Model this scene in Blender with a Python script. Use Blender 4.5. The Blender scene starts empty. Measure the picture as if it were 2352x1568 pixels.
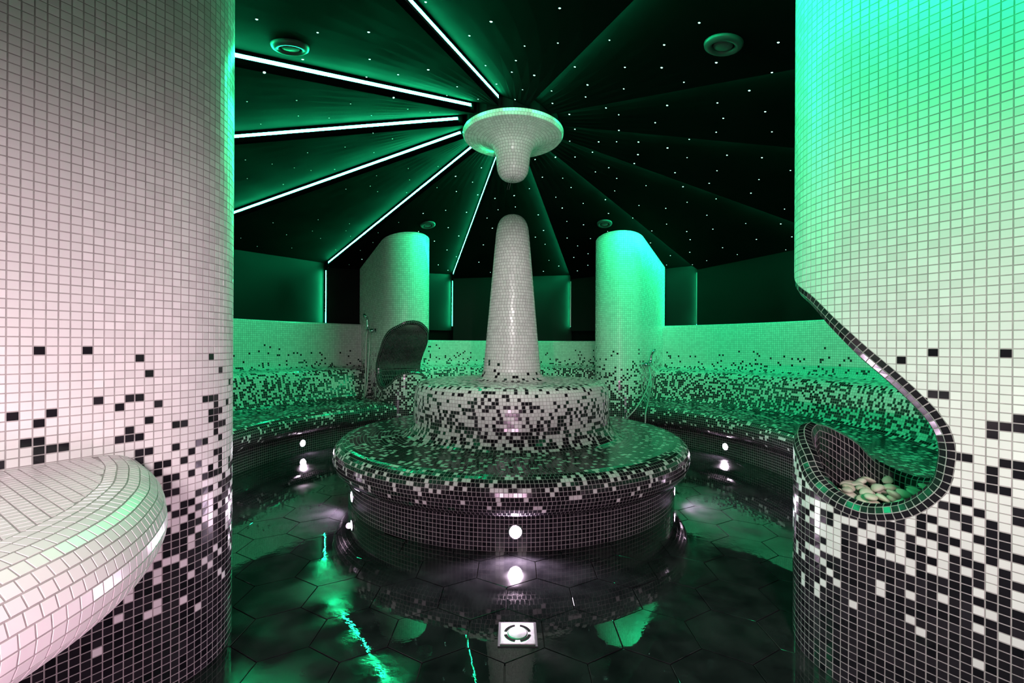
import bpy, bmesh, math, random
import numpy as np
from mathutils import Matrix, Vector

# ------------------------------------------------------------------ camera, world, light, exposure
SC = bpy.context.scene
COL = SC.collection
cam_d = bpy.data.cameras.new('camera'); cam = bpy.data.objects.new('camera', cam_d); COL.objects.link(cam)
cam_d.lens = 16.0; cam_d.sensor_width = 36.0; cam_d.clip_start = 0.02; cam_d.shift_y = 0.0045
cam.location = (0.0, 0.0, 1.15)
cam.rotation_euler = (math.radians(90), math.radians(-0.3), 0)
SC.camera = cam
w = bpy.data.worlds.new('world'); SC.world = w; w.use_nodes = True
w.node_tree.nodes['Background'].inputs[0].default_value = (0.10, 0.10, 0.10, 1)
w.node_tree.nodes['Background'].inputs[1].default_value = 0.02
SC.view_settings.view_transform = 'Standard'; SC.view_settings.look = 'None'
SC.view_settings.gamma = 1.0; SC.view_settings.use_curve_mapping = False
SC.view_settings.exposure = 0.0
SC.cycles.use_denoising = True
SC.cycles.max_bounces = 5; SC.cycles.diffuse_bounces = 2; SC.cycles.glossy_bounces = 3
SC.cycles.use_adaptive_sampling = True; SC.cycles.adaptive_threshold = 0.05; SC.cycles.adaptive_min_samples = 16
SC.cycles.sample_clamp_indirect = 4.0
SC.cycles.caustics_reflective = False; SC.cycles.caustics_refractive = False

def area_light(name, loc, target, sx, sy, power, color, spread=180):
    l = bpy.data.lights.new(name, 'AREA'); l.shape = 'RECTANGLE'; l.size = sx; l.size_y = sy
    l.energy = power; l.color = color; l.spread = math.radians(spread)
    o = bpy.data.objects.new(name, l); COL.objects.link(o); o.location = loc
    o.rotation_euler = (Vector(target) - Vector(loc)).to_track_quat('-Z', 'Y').to_euler()
    return o
# added fill behind the camera, one unseen light aimed at each near pillar
for sx_ in (-1, 1):
    area_light('pillar_fill', (0.46 * sx_, -0.40, 1.50), (1.26 * sx_, 1.15, 0.78), 0.35, 0.4, 7.5, (1.0, 0.80, 0.86), 72)
area_light('low_pink_fill', (0.0, -0.35, 0.35), (0, 1.6, 0.45), 0.9, 0.2, 8, (1.0, 0.62, 0.84), 100)  # added unseen fill, low and pink, for the front of the round bench

area_light('slab_fill', (0.55, -0.20, 0.55), (-0.80, 0.85, 0.70), 0.25, 0.25, 3.2, (1.0, 0.60, 0.76), 70)  # added unseen fill that lifts the slab's rounded front

# ------------------------------------------------------------------ constants
CX, CY = 0.0, 3.84          # middle of the round room
P = 0.025                   # mosaic pitch
GR = 0.0031                 # grout joint
TH = 0.0009                 # how far a tile stands out of the grout
RNG = np.random.default_rng(7)
random.seed(5)

# ------------------------------------------------------------------ materials
def mat(name, color, rough=0.5, metal=0.0, spec=0.5, emit=None, strength=0.0, coat=0.0):
    m = bpy.data.materials.new(name); m.use_nodes = True
    b = m.node_tree.nodes['Principled BSDF']
    b.inputs['Base Color'].default_value = (*color, 1); b.inputs['Roughness'].default_value = rough
    b.inputs['Metallic'].default_value = metal; b.inputs['Specular IOR Level'].default_value = spec
    b.inputs['Coat Weight'].default_value = coat
    if emit:
        b.inputs['Emission Color'].default_value = (*emit, 1); b.inputs['Emission Strength'].default_value = strength
    return m
def node(m, t, **kw):
    n = m.node_tree.nodes.new(t)
    for k, v in kw.items(): setattr(n, k, v)
    return n
def link(m, a, b): m.node_tree.links.new(a, b)
def ramp(m, src, stops):
    r = node(m, 'ShaderNodeValToRGB'); e = r.color_ramp.elements
    while len(e) > 1: e.remove(e[-1])
    e[0].position = stops[0][0]; e[0].color = (*stops[0][1], 1)
    for p, c in stops[1:]:
        k = e.new(p); k.color = (*c, 1)
    link(m, src, r.inputs[0]); return r
def tile_mat(name, dark, light, rough0, rough1):
    m = mat(name, dark, rough0)
    b = m.node_tree.nodes['Principled BSDF']
    g = node(m, 'ShaderNodeNewGeometry')
    r = ramp(m, g.outputs['Random Per Island'], [(0, dark), (1, light)]); link(m, r.outputs[0], b.inputs['Base Color'])
    mr = node(m, 'ShaderNodeMapRange'); link(m, g.outputs['Random Per Island'], mr.inputs[0])
    mr.inputs[3].default_value = rough0; mr.inputs[4].default_value = rough1
    link(m, mr.outputs[0], b.inputs['Roughness']); return m
def noise_mat(name, c0, c1, scale, rough0, rough1, bump=0.0, bscale=40.0, spec=0.5, metal=0.0):
    m = mat(name, c0, rough0, metal, spec)
    b = m.node_tree.nodes['Principled BSDF']
    g = node(m, 'ShaderNodeNewGeometry'); n = node(m, 'ShaderNodeTexNoise'); n.inputs['Scale'].default_value = scale
    n.inputs['Detail'].default_value = 5
    link(m, g.outputs['Position'], n.inputs['Vector'])
    r = ramp(m, n.outputs[0], [(0.35, c0), (0.65, c1)]); link(m, r.outputs[0], b.inputs['Base Color'])
    mr = node(m, 'ShaderNodeMapRange'); link(m, n.outputs[0], mr.inputs[0])
    mr.inputs[1].default_value = 0.35; mr.inputs[2].default_value = 0.65
    mr.inputs[3].default_value = rough0; mr.inputs[4].default_value = rough1
    link(m, mr.outputs[0], b.inputs['Roughness'])
    if bump:
        n2 = node(m, 'ShaderNodeTexNoise'); n2.inputs['Scale'].default_value = bscale; link(m, g.outputs['Position'], n2.inputs['Vector'])
        bp = node(m, 'ShaderNodeBump'); bp.inputs['Strength'].default_value = bump; bp.inputs['Distance'].default_value = 0.002
        link(m, n2.outputs[0], bp.inputs['Height']); link(m, bp.outputs[0], b.inputs['Normal'])
    return m
M_WHITE = tile_mat('white_glazed_tile', (0.70, 0.69, 0.67), (0.80, 0.79, 0.77), 0.22, 0.34)
M_BLACK = tile_mat('black_glazed_tile', (0.006, 0.006, 0.008), (0.022, 0.019, 0.024), 0.08, 0.2)
M_GROUT = noise_mat('grey_grout', (0.30, 0.28, 0.27), (0.40, 0.37, 0.36), 30, 0.75, 0.9)
M_CEIL = noise_mat('black_painted_ceiling', (0.0012, 0.0012, 0.0013), (0.0024, 0.0024, 0.0026), 3.0, 0.8, 0.95, 0.15, 25, 0.02)
M_PANEL = noise_mat('black_wall_panel', (0.0012, 0.0013, 0.0013), (0.0024, 0.0027, 0.0026), 1.6, 0.4, 0.6, 0.0, 25, 0.12)
M_RAW = mat('dark_backing', (0.004, 0.004, 0.004), 0.9, spec=0.02)
M_LED = mat('green_led_diffuser', (0.1, 0.3, 0.2), 0.5, emit=(0.012, 1.0, 0.36), strength=160.0)
M_ALU = mat('aluminium_channel', (0.35, 0.35, 0.36), 0.4, 1.0)
M_STAR = mat('star_fibre_end', (0.2, 0.3, 0.3), 0.5, emit=(0.42, 1.0, 0.80), strength=3.0)
M_STARDIM = mat('star_fibre_end_dim', (0.2, 0.3, 0.3), 0.5, emit=(0.40, 1.0, 0.75), strength=0.6)
for m_ in (M_STAR, M_STARDIM): m_.cycles.emission_sampling = 'NONE'
M_LENS = mat('lit_spot_lens', (0.8, 0.8, 0.8), 0.3, emit=(1.0, 0.76, 1.0), strength=60.0)
M_LENS2 = mat('fill_spot_lens', (0.8, 0.8, 0.8), 0.3, emit=(1.0, 0.93, 0.92), strength=6.0)  # lens of the added fill spots
M_CHROME = mat('polished_chrome', (0.62, 0.63, 0.65), 0.10, 1.0)
M_STEEL = noise_mat('brushed_steel', (0.42, 0.40, 0.40), (0.55, 0.53, 0.53), 60, 0.38, 0.5, metal=1.0)
M_HOSE = mat('shower_hose', (0.45, 0.45, 0.43), 0.3, 0.6)
M_VENT = mat('dark_grey_vent', (0.022, 0.022, 0.023), 0.45)
M_PEBBLE = noise_mat('cream_pebble', (0.62, 0.53, 0.42), (0.80, 0.74, 0.64), 14, 0.45, 0.65, 0.2, 60)
M_CABLE = mat('thin_grey_cable', (0.10, 0.10, 0.10), 0.5)

# wet black stone floor: puddles are mirror smooth, the rest is damp
def floor_mat():
    m = mat('wet_black_stone', (0.012, 0.012, 0.014), 0.2, spec=0.6)
    b = m.node_tree.nodes['Principled BSDF']
    g = node(m, 'ShaderNodeNewGeometry')
    n1 = node(m, 'ShaderNodeTexNoise'); n1.inputs['Scale'].default_value = 1.7; n1.inputs['Detail'].default_value = 3
    link(m, g.outputs['Position'], n1.inputs['Vector'])
    mr = node(m, 'ShaderNodeMapRange'); link(m, n1.outputs[0], mr.inputs[0])
    mr.inputs[1].default_value = 0.50; mr.inputs[2].default_value = 0.64
    mr.inputs[3].default_value = 0.02; mr.inputs[4].default_value = 0.24
    link(m, mr.outputs[0], b.inputs['Roughness'])
    n2 = node(m, 'ShaderNodeTexNoise'); n2.inputs['Scale'].default_value = 9; n2.inputs['Detail'].default_value = 6
    link(m, g.outputs['Position'], n2.inputs['Vector'])
    r = ramp(m, n2.outputs[0], [(0.3, (0.010, 0.010, 0.012)), (0.7, (0.030, 0.030, 0.033))]); link(m, r.outputs[0], b.inputs['Base Color'])
    n3 = node(m, 'ShaderNodeTexNoise'); n3.inputs['Scale'].default_value = 26; n3.inputs['Detail'].default_value = 3
    link(m, g.outputs['Position'], n3.inputs['Vector'])
    mr2 = node(m, 'ShaderNodeMapRange'); link(m, n1.outputs[0], mr2.inputs[0])
    mr2.inputs[1].default_value = 0.40; mr2.inputs[2].default_value = 0.62; mr2.inputs[3].default_value = 0.01; mr2.inputs[4].default_value = 0.12
    bp = node(m, 'ShaderNodeBump'); bp.inputs['Distance'].default_value = 0.004
    link(m, mr2.outputs[0], bp.inputs['Strength']); link(m, n3.outputs[0], bp.inputs['Height']); link(m, bp.outputs[0], b.inputs['Normal'])
    return m
M_FLOOR = floor_mat()
M_JOINT = mat('wet_dark_joint', (0.006, 0.006, 0.006), 0.15)

# ------------------------------------------------------------------ object helpers
def link_obj(name, data, parent=None, loc=(0, 0, 0)):
    o = bpy.data.objects.new(name, data); COL.objects.link(o); o.location = loc
    if parent: o.parent = parent
    return o
def tag(o, label=None, cat=None, group=None, kind=None):
    if label: o['label'] = label
    if cat: o['category'] = cat
    if group: o['group'] = group
    if kind: o['kind'] = kind
    return o
def thing(name, label, cat, loc=(0, 0, 0), group=None):
    o = link_obj(name, None, None, loc); o.empty_display_size = 0.1
    return tag(o, label, cat, group)
def pol(r, phi, z=0.0):
    a = math.radians(phi); return Vector((CX + r * math.sin(a), CY + r * math.cos(a), z))
def mesh_np(name, verts, faces, mats, mi=None, smooth=False):
    """verts (n,3); faces (m,4) array or list of index lists"""
    me = bpy.data.meshes.new(name)
    if isinstance(faces, np.ndarray):
        n, k = faces.shape
        me.vertices.add(len(verts)); me.vertices.foreach_set('co', np.asarray(verts, dtype=np.float32).ravel())
        me.loops.add(n * k); me.loops.foreach_set('vertex_index', faces.astype(np.int32).ravel())
        me.polygons.add(n); me.polygons.foreach_set('loop_start', np.arange(0, n * k, k, dtype=np.int32))
    else:
        me.from_pydata([tuple(v) for v in verts], [], [list(q) for q in faces])
    for m_ in mats: me.materials.append(m_)
    if mi is not None: me.polygons.foreach_set('material_index', np.asarray(mi, dtype=np.int32))
    me.update(calc_edges=True)
    if smooth: me.polygons.foreach_set('use_smooth', np.ones(len(me.polygons), dtype=bool))
    else: me.polygons.foreach_set('use_smooth', np.zeros(len(me.polygons), dtype=bool))
    return me
def grid_obj(name, pts, m, parent=None, smooth=True, loc=None, flip=False):
    """pts (nu,nv,3) surface"""
    nu, nv = pts.shape[:2]; idx = np.arange(nu * nv).reshape(nu, nv)
    f = np.stack([idx[:-1, :-1], idx[1:, :-1], idx[1:, 1:], idx[:-1, 1:]], -1).reshape(-1, 4)
    if flip: f = f[:, ::-1]
    v = pts.reshape(-1, 3) - (np.array(loc) if loc is not None else 0)
    return link_obj(name, mesh_np(name, v, f, [m], smooth=smooth), parent)
def lathe_mesh(name, prof, n, m, smooth=True, axis=None):
    """prof: (r,z) list, turned about the local z axis"""
    a = np.linspace(0, 2 * np.pi, n + 1)[:-1]; pr = np.array(prof)
    v = np.stack([pr[None, :, 0] * np.cos(a)[:, None], pr[None, :, 0] * np.sin(a)[:, None], np.repeat(pr[None, :, 1], n, 0)], -1)
    k = len(prof); idx = np.arange(n * k).reshape(n, k); nx = np.roll(idx, -1, 0)
    f = np.stack([idx[:, :-1], nx[:, :-1], nx[:, 1:], idx[:, 1:]], -1).reshape(-1, 4)
    return mesh_np(name, v.reshape(-1, 3), f, [m], smooth=smooth)
def box_verts(sx, sy, sz, bev=0.0):
    bm = bmesh.new(); bmesh.ops.create_cube(bm, size=1)
    for v in bm.verts: v.co = Vector((v.co.x * sx, v.co.y * sy, v.co.z * sz))
    if bev: bmesh.ops.bevel(bm, geom=list(bm.edges), offset=bev, segments=2, affect='EDGES')
    return bm
def bm_mesh(name, bm, m, smooth=False):
    me = bpy.data.meshes.new(name); bm.to_mesh(me); bm.free(); me.materials.append(m)
    if smooth: me.polygons.foreach_set('use_smooth', np.ones(len(me.polygons), dtype=bool))
    return me
def tube_mesh(name, pts, rad, m, n=10):
    pts = [Vector(p) for p in pts]; v = []; f = []
    for i, p in enumerate(pts):
        d = (pts[min(i + 1, len(pts) - 1)] - pts[max(i - 1, 0)]).normalized()
        u = d.cross(Vector((0.3, 0.9, 0.31))).normalized(); w_ = d.cross(u)
        r = rad[i] if isinstance(rad, (list, tuple)) else rad
        for k in range(n):
            a = 2 * math.pi * k / n; v.append(p + u * (r * math.cos(a)) + w_ * (r * math.sin(a)))
    for i in range(len(pts) - 1):
        for k in range(n):
            f.append([i * n + k, i * n + (k + 1) % n, (i + 1) * n + (k + 1) % n, (i + 1) * n + k])
    f.append(list(range(n))[::-1]); f.append([(len(pts) - 1) * n + k for k in range(n)])
    return mesh_np(name, v, f, [m], smooth=True)
def spline(pts, n):
    """Catmull-Rom through 2D/3D points, n samples per span"""
    p = np.array(pts, float); p = np.vstack([2 * p[0] - p[1], p, 2 * p[-1] - p[-2]]); out = []
    for i in range(1, len(p) - 2):
        for t in np.linspace(0, 1, n, endpoint=False):
            out.append(0.5 * (2 * p[i] + (p[i + 1] - p[i - 1]) * t + (2 * p[i - 1] - 5 * p[i] + 4 * p[i + 1] - p[i + 2]) * t ** 2 + (-p[i - 1] + 3 * p[i] - 3 * p[i + 1] + p[i + 2]) * t ** 3))
    out.append(p[-2]); return np.array(out)
def resample(pts, step=None, n=None):
    pts = np.asarray(pts, float); d = np.r_[0, np.cumsum(np.linalg.norm(np.diff(pts, axis=0), axis=1))]
    if n is None: n = max(1, int(round(d[-1] / step)))
    s = np.linspace(0, d[-1], n + 1)
    return np.stack([np.interp(s, d, pts[:, k]) for k in range(pts.shape[1])], -1)

# ------------------------------------------------------------------ mosaic
def p_black(z):
    return np.interp(z, [0.18, 0.23, 0.30, 0.40, 0.50, 0.60, 0.70, 0.80, 0.90, 1.00, 1.10, 1.16], [1, .97, .88, .76, .62, .50, .40, .27, .14, .06, .02, 0])
def p_bench(z):
    return np.interp(z, [0.22, 0.30, 0.36, 0.42, 0.45, 0.50, 0.62, 0.75, 0.83, 0.88, 0.94, 1.02, 1.10, 1.17], [.99, .90, .80, .82, .80, .56, .55, .45, .34, .20, .11, .05, .02, 0])
def p_drum(z):
    return np.interp(z, [0.21, 0.26, 0.31, 0.36, 0.40, 0.44, 0.46, 0.52, 0.60, 0.80, 0.87, 0.92, 0.98, 1.06, 1.12], [1, .985, .94, .84, .78, .85, .64, .58, .50, .24, .32, .18, .08, .03, 0])
def inset_quads(q, g):
    """inset quads (n,4,3) by an absolute amount on every side"""
    lu = (np.linalg.norm(q[:, 1] - q[:, 0], axis=1) + np.linalg.norm(q[:, 2] - q[:, 3], axis=1)) / 2
    lv = (np.linalg.norm(q[:, 3] - q[:, 0], axis=1) + np.linalg.norm(q[:, 2] - q[:, 1], axis=1)) / 2
    su = np.minimum(g / np.maximum(lu, 1e-6), 0.42)[:, None]; sv = np.minimum(g / np.maximum(lv, 1e-6), 0.42)[:, None]
    def at(u, v): return (1 - u) * (1 - v) * q[:, 0] + u * (1 - v) * q[:, 1] + u * v * q[:, 2] + (1 - u) * v * q[:, 3]
    return np.stack([at(su, sv), at(1 - su, sv), at(1 - su, 1 - sv), at(su, 1 - sv)], 1)
def qnormal(q):
    n = np.cross(q[:, 2] - q[:, 0], q[:, 3] - q[:, 1]); return n / np.maximum(np.linalg.norm(n, axis=1), 1e-9)[:, None]
def orient(q, nref):
    bad = (qnormal(q) * nref).sum(1) < 0
    q[bad] = q[bad][:, ::-1]; return q
def core_mesh(name, q, loc):
    n = len(q); return mesh_np(name, q.reshape(-1, 3) - np.array(loc), np.arange(4 * n).reshape(n, 4), [M_GROUT])
def tiles_mesh(name, q, black, loc, polys=(), pblack=(), jit=0.00015):
    """raised tiles on quads q (+ cut tiles: polys = list of (k,3) arrays with normals)"""
    n = len(q); nn = qnormal(q)[:, None, :]
    b = inset_quads(q, GR / 2); t = inset_quads(q, GR / 2 + 0.0003) + nn * (TH + RNG.uniform(-jit, jit, (n, 4, 1)))
    v = np.concatenate([b, t], 1).reshape(-1, 3)
    o = (np.arange(n) * 8)[:, None]
    f = np.concatenate([o + np.array([[4, 5, 6, 7]]), o + np.array([[0, 1, 5, 4]]), o + np.array([[1, 2, 6, 5]]), o + np.array([[2, 3, 7, 6]]), o + np.array([[3, 0, 4, 7]])], 1).reshape(-1, 4)
    mi = np.repeat(np.asarray(black, dtype=np.int32), 5)
    if len(polys) == 0:
        return mesh_np(name, v - np.array(loc), f, [M_WHITE, M_BLACK], mi)
    V = [tuple(x) for x in (v - np.array(loc))]; F = f.tolist(); MI = list(mi)
    for (pg, nr), bl in zip(polys, pblack):
        c = pg.mean(0); k = len(pg); s = len(V)
        e = np.linalg.norm(pg - c, axis=1)[:, None]
        lo = c + (pg - c) * np.maximum(1 - GR * 0.7 / np.maximum(e, 1e-5), 0.1); hi = lo + nr * TH
        V += [tuple(x) for x in (lo - np.array(loc))] + [tuple(x) for x in (hi - np.array(loc))]
        F.append([s + k + i for i in range(k)]); MI.append(int(bl))
        for i in range(k): F.append([s + i, s + (i + 1) % k, s + k + (i + 1) % k, s + k + i]); MI.append(int(bl))
    return mesh_np(name, V, F, [M_WHITE, M_BLACK], MI)
# one single tile, shared by every tile that is an object of its own
def single_tile(name, m):
    s = P / 2 - GR / 2; h = TH
    v = [(-s, -s, 0), (s, -s, 0), (s, s, 0), (-s, s, 0)]; t = s - 0.0003
    v += [(-t, -t, h), (t, -t, h), (t, t, h), (-t, t, h)]
    return mesh_np(name, v, [[4, 5, 6, 7], [0, 1, 5, 4], [1, 2, 6, 5], [2, 3, 7, 6], [3, 0, 4, 7]], [m])
ME_W, ME_B = single_tile('white_tile', M_WHITE), single_tile('black_tile', M_BLACK)
def tile_objects(q, black, parent, loc):
    nn = qnormal(q)
    for i in range(len(q)):
        c = q[i].mean(0) - np.array(loc); u = (q[i, 1] - q[i, 0] + q[i, 2] - q[i, 3]) / 2; lu = np.linalg.norm(u)
        v = (q[i, 3] - q[i, 0] + q[i, 2] - q[i, 1]) / 2; lv = np.linalg.norm(v); z = nn[i]
        x = u / lu; x = x - z * (x @ z); x /= np.linalg.norm(x); y = np.cross(z, x)
        o = bpy.data.objects.new('tile', ME_B if black[i] else ME_W); COL.objects.link(o); o.parent = parent
        a, b = (lu / P, lv / P)
        o.matrix_basis = Matrix(((x[0] * a, y[0] * b, z[0], c[0]), (x[1] * a, y[1] * b, z[1], c[1]), (x[2] * a, y[2] * b, z[2], c[2]), (0, 0, 0, 1)))
def pick_nearest(q, n, extra=None):
    """indices of the n quads that show largest from the room entrance and lie in view"""
    c = q.mean(1); nn = qnormal(q); cp = np.array(cam.location)
    d = cp - c; dist = np.linalg.norm(d, axis=1); face = (nn * d).sum(1) / dist
    yy = np.maximum(c[:, 1], 1e-3)
    inview = (c[:, 1] > 0.3) & (np.abs(c[:, 0] / yy) < 1.1) & (np.abs((c[:, 2] - 1.15) / yy) < 0.74) & (face > 0.12)
    if extra is not None: inview &= extra
    score = np.where(inview, np.sqrt(face) / yy, -1)
    k = np.argsort(-score)[:n]; return k[score[k] > 0]
def revolve_quads(prof, sign, phi0=0.0, phi1=360.0, aligned=False, stagger=True):
    """quads of a turned surface; prof (r,z) ordered bottom to top, sign +1 solid inside, -1 solid outside"""
    out = []; span = math.radians(phi1 - phi0)
    n0 = max(3, int(round(span * np.max(prof[:, 0]) / P)))
    for i in range(len(prof) - 1):
        (r0, z0), (r1, z1) = prof[i], prof[i + 1]
        n = n0 if aligned else max(3, int(round(span * max(r0, r1) / P)))
        off = RNG.uniform(0, 1) if (stagger and not aligned and phi1 - phi0 > 359) else 0
        a = math.radians(phi0) + span * (np.arange(n + 1) + off) / n
        s, c = np.sin(a), np.cos(a)
        def ring(r, z): return np.stack([CX + r * s, CY + r * c, np.full(n + 1, z)], -1)
        A, B = ring(r0, z0), ring(r1, z1)
        q = np.stack([A[:-1], A[1:], B[1:], B[:-1]], 1)
        am = (a[:-1] + a[1:]) / 2; dr, dz = r1 - r0, z1 - z0
        nr, nz = (dz, -dr) if sign > 0 else (-dz, dr)
        ref = np.stack([nr * np.sin(am), nr * np.cos(am), np.full(n, nz)], -1)
        out.append(orient(q, ref))
    return np.concatenate(out)

# ================================================================== THE SETTING
# ------------------------------------------------------------------ floor of hexagonal stone tiles
R_FLOOR = 3.75
fl_v = [(CX, CY, -0.006)] + [tuple(pol(R_FLOOR, p_, -0.006)) for p_ in range(-165, 195, 30)] + [(-1.0, -1.2, -0.006), (1.0, -1.2, -0.006), (1.0, 0.4, -0.006), (-1.0, 0.4, -0.006)]
fl_f = [[0, 1 + (i + 1) % 12, 1 + i] for i in range(12)] + [[13, 14, 15, 16]]
floor = link_obj('floor', mesh_np('floor', fl_v, fl_f, [M_JOINT]))
tag(floor, 'wet black floor of hexagonal stone tiles', 'floor', kind='structure')
HEXW = 0.300; HEXR = HEXW / math.sqrt(3); HJ = 0.0022
def hex_bm():
    v = []; f = []
    for r, z in ((HEXR - HJ, -0.006), (HEXR - HJ, -0.0008), (HEXR - HJ - 0.0012, 0.0)):
        for k in range(6):
            a = math.radians(60 * k + 30); v.append((r * math.cos(a), r * math.sin(a), z))
    f.append([12, 13, 14, 15, 16, 17])
    for l in range(2):
        for k in range(6): f.append([l * 6 + k, l * 6 + (k + 1) % 6, l * 6 + 6 + (k + 1) % 6, l * 6 + 6 + k])
    return v, f
hv, hf = hex_bm(); ME_HEX = mesh_np('hexagonal_tile', hv, hf, [M_FLOOR])
cells = []
for j in range(-12, 24):
    for i in range(-14, 15):
        x = -0.02 + (i + (j % 2) * 0.5) * HEXW; y = 2.343 + (j - 8) * HEXR * 1.5
        r = math.hypot(x - CX, y - CY)
        if (1.18 < r < 2.62 or (abs(x) < 1.0 and -1.0 < y < 1.5 and r > 2.5)) and y > -1.1:
            vis = y > 0.9 and abs(x / y) < 1.2 and r > 1.2
            cells.append((0 if vis else 1, y, x))
cells.sort()
rest_v = []; rest_f = []
for k, (vis, y, x) in enumerate(cells):
    z = RNG.uniform(-0.0007, 0.0007)
    if k < 300:
        o = bpy.data.objects.new('hexagonal_tile', ME_HEX); COL.objects.link(o); o.parent = floor; o.location = (x, y, z)
        o.rotation_euler = (RNG.uniform(-.002, .002), RNG.uniform(-.002, .002), 0)
    else:
        s = len(rest_v); rest_v += [(a + x, b + y, c + z) for a, b, c in hv]; rest_f += [[s + i for i in q] for q in hf]
if rest_v: tag(link_obj('hexagonal_paving', mesh_np('hexagonal_paving', rest_v, rest_f, [M_FLOOR]), floor), kind='stuff')

# ------------------------------------------------------------------ ceiling: twelve dark panels, each stepped over the next
STEP = 0.09; R_IN = 0.43; R_CORNER = 3.75
TH0 = [-165 + 30 * k for k in range(12)]
def z_ceil(r, frac): return 2.995 - 0.215 * (r - 0.45) + STEP * (frac - 0.5)
def ceil_point(k, u, v):
    """u 0 centre .. 1 wall, v 0 low edge .. 1 high edge"""
    r = R_IN + (R_CORNER + 0.06 - R_IN) * u
    a = pol(r, TH0[k], z_ceil(r, 0)); b = pol(r, TH0[k] + 30, z_ceil(r, 1)); return a.lerp(b, v)
# body of the ceiling: risers between the panels, hub, and the shell above
v = []; f = []
for k in range(12):
    s = len(v)
    for u in (0, 1):
        a = ceil_point(k, u, 0); b = ceil_point((k - 1) % 12, u, 1); v += [a, b + Vector((0, 0, 0.002))]
    f.append([s, s + 1, s + 3, s + 2])
s = len(v)
for k in range(12):
    v += [pol(R_IN - 0.05, TH0[k], 3.12), pol(4.1, TH0[k], 2.42)]
for k in range(12): f.append([s + 2 * k, s + 2 * ((k + 1) % 12), s + 2 * ((k + 1) % 12) + 1, s + 2 * k + 1])
s = len(v)
for k in range(12): v.append(pol(R_IN - 0.05, TH0[k], 3.12))
f.append([s + k for k in range(12)])
ceiling = link_obj('ceiling', mesh_np('ceiling', v, f, [M_RAW]))
tag(ceiling, 'black tent-like starry ceiling of twelve radiating panels', 'ceiling', kind='structure')
panels = []
for k in range(12):
    n = 8; top = np.array([[ceil_point(k, i / n, j / n) for j in range(n + 1)] for i in range(n + 1)])
    m_ = (n + 1) ** 2; idx = np.arange(m_).reshape(n + 1, n + 1)
    fq = np.stack([idx[:-1, :-1], idx[:-1, 1:], idx[1:, 1:], idx[1:, :-1]], -1).reshape(-1, 4)
    vt = top.reshape(-1, 3); vb = vt + np.array([0, 0, 0.018])
    ed = [(idx[0, j], idx[0, j + 1]) for j in range(n)] + [(idx[j, n], idx[j + 1, n]) for j in range(n)] + [(idx[n, j + 1], idx[n, j]) for j in range(n)] + [(idx[j + 1, 0], idx[j, 0]) for j in range(n)]
    fs = np.array([[a, b, b + m_, a + m_] for a, b in ed])
    panels.append(link_obj('ceiling_panel', mesh_np('ceiling_panel', np.vstack([vt, vb]), np.vstack([fq, fq[:, ::-1] + m_, fs]), [M_CEIL]), ceiling))
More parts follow.
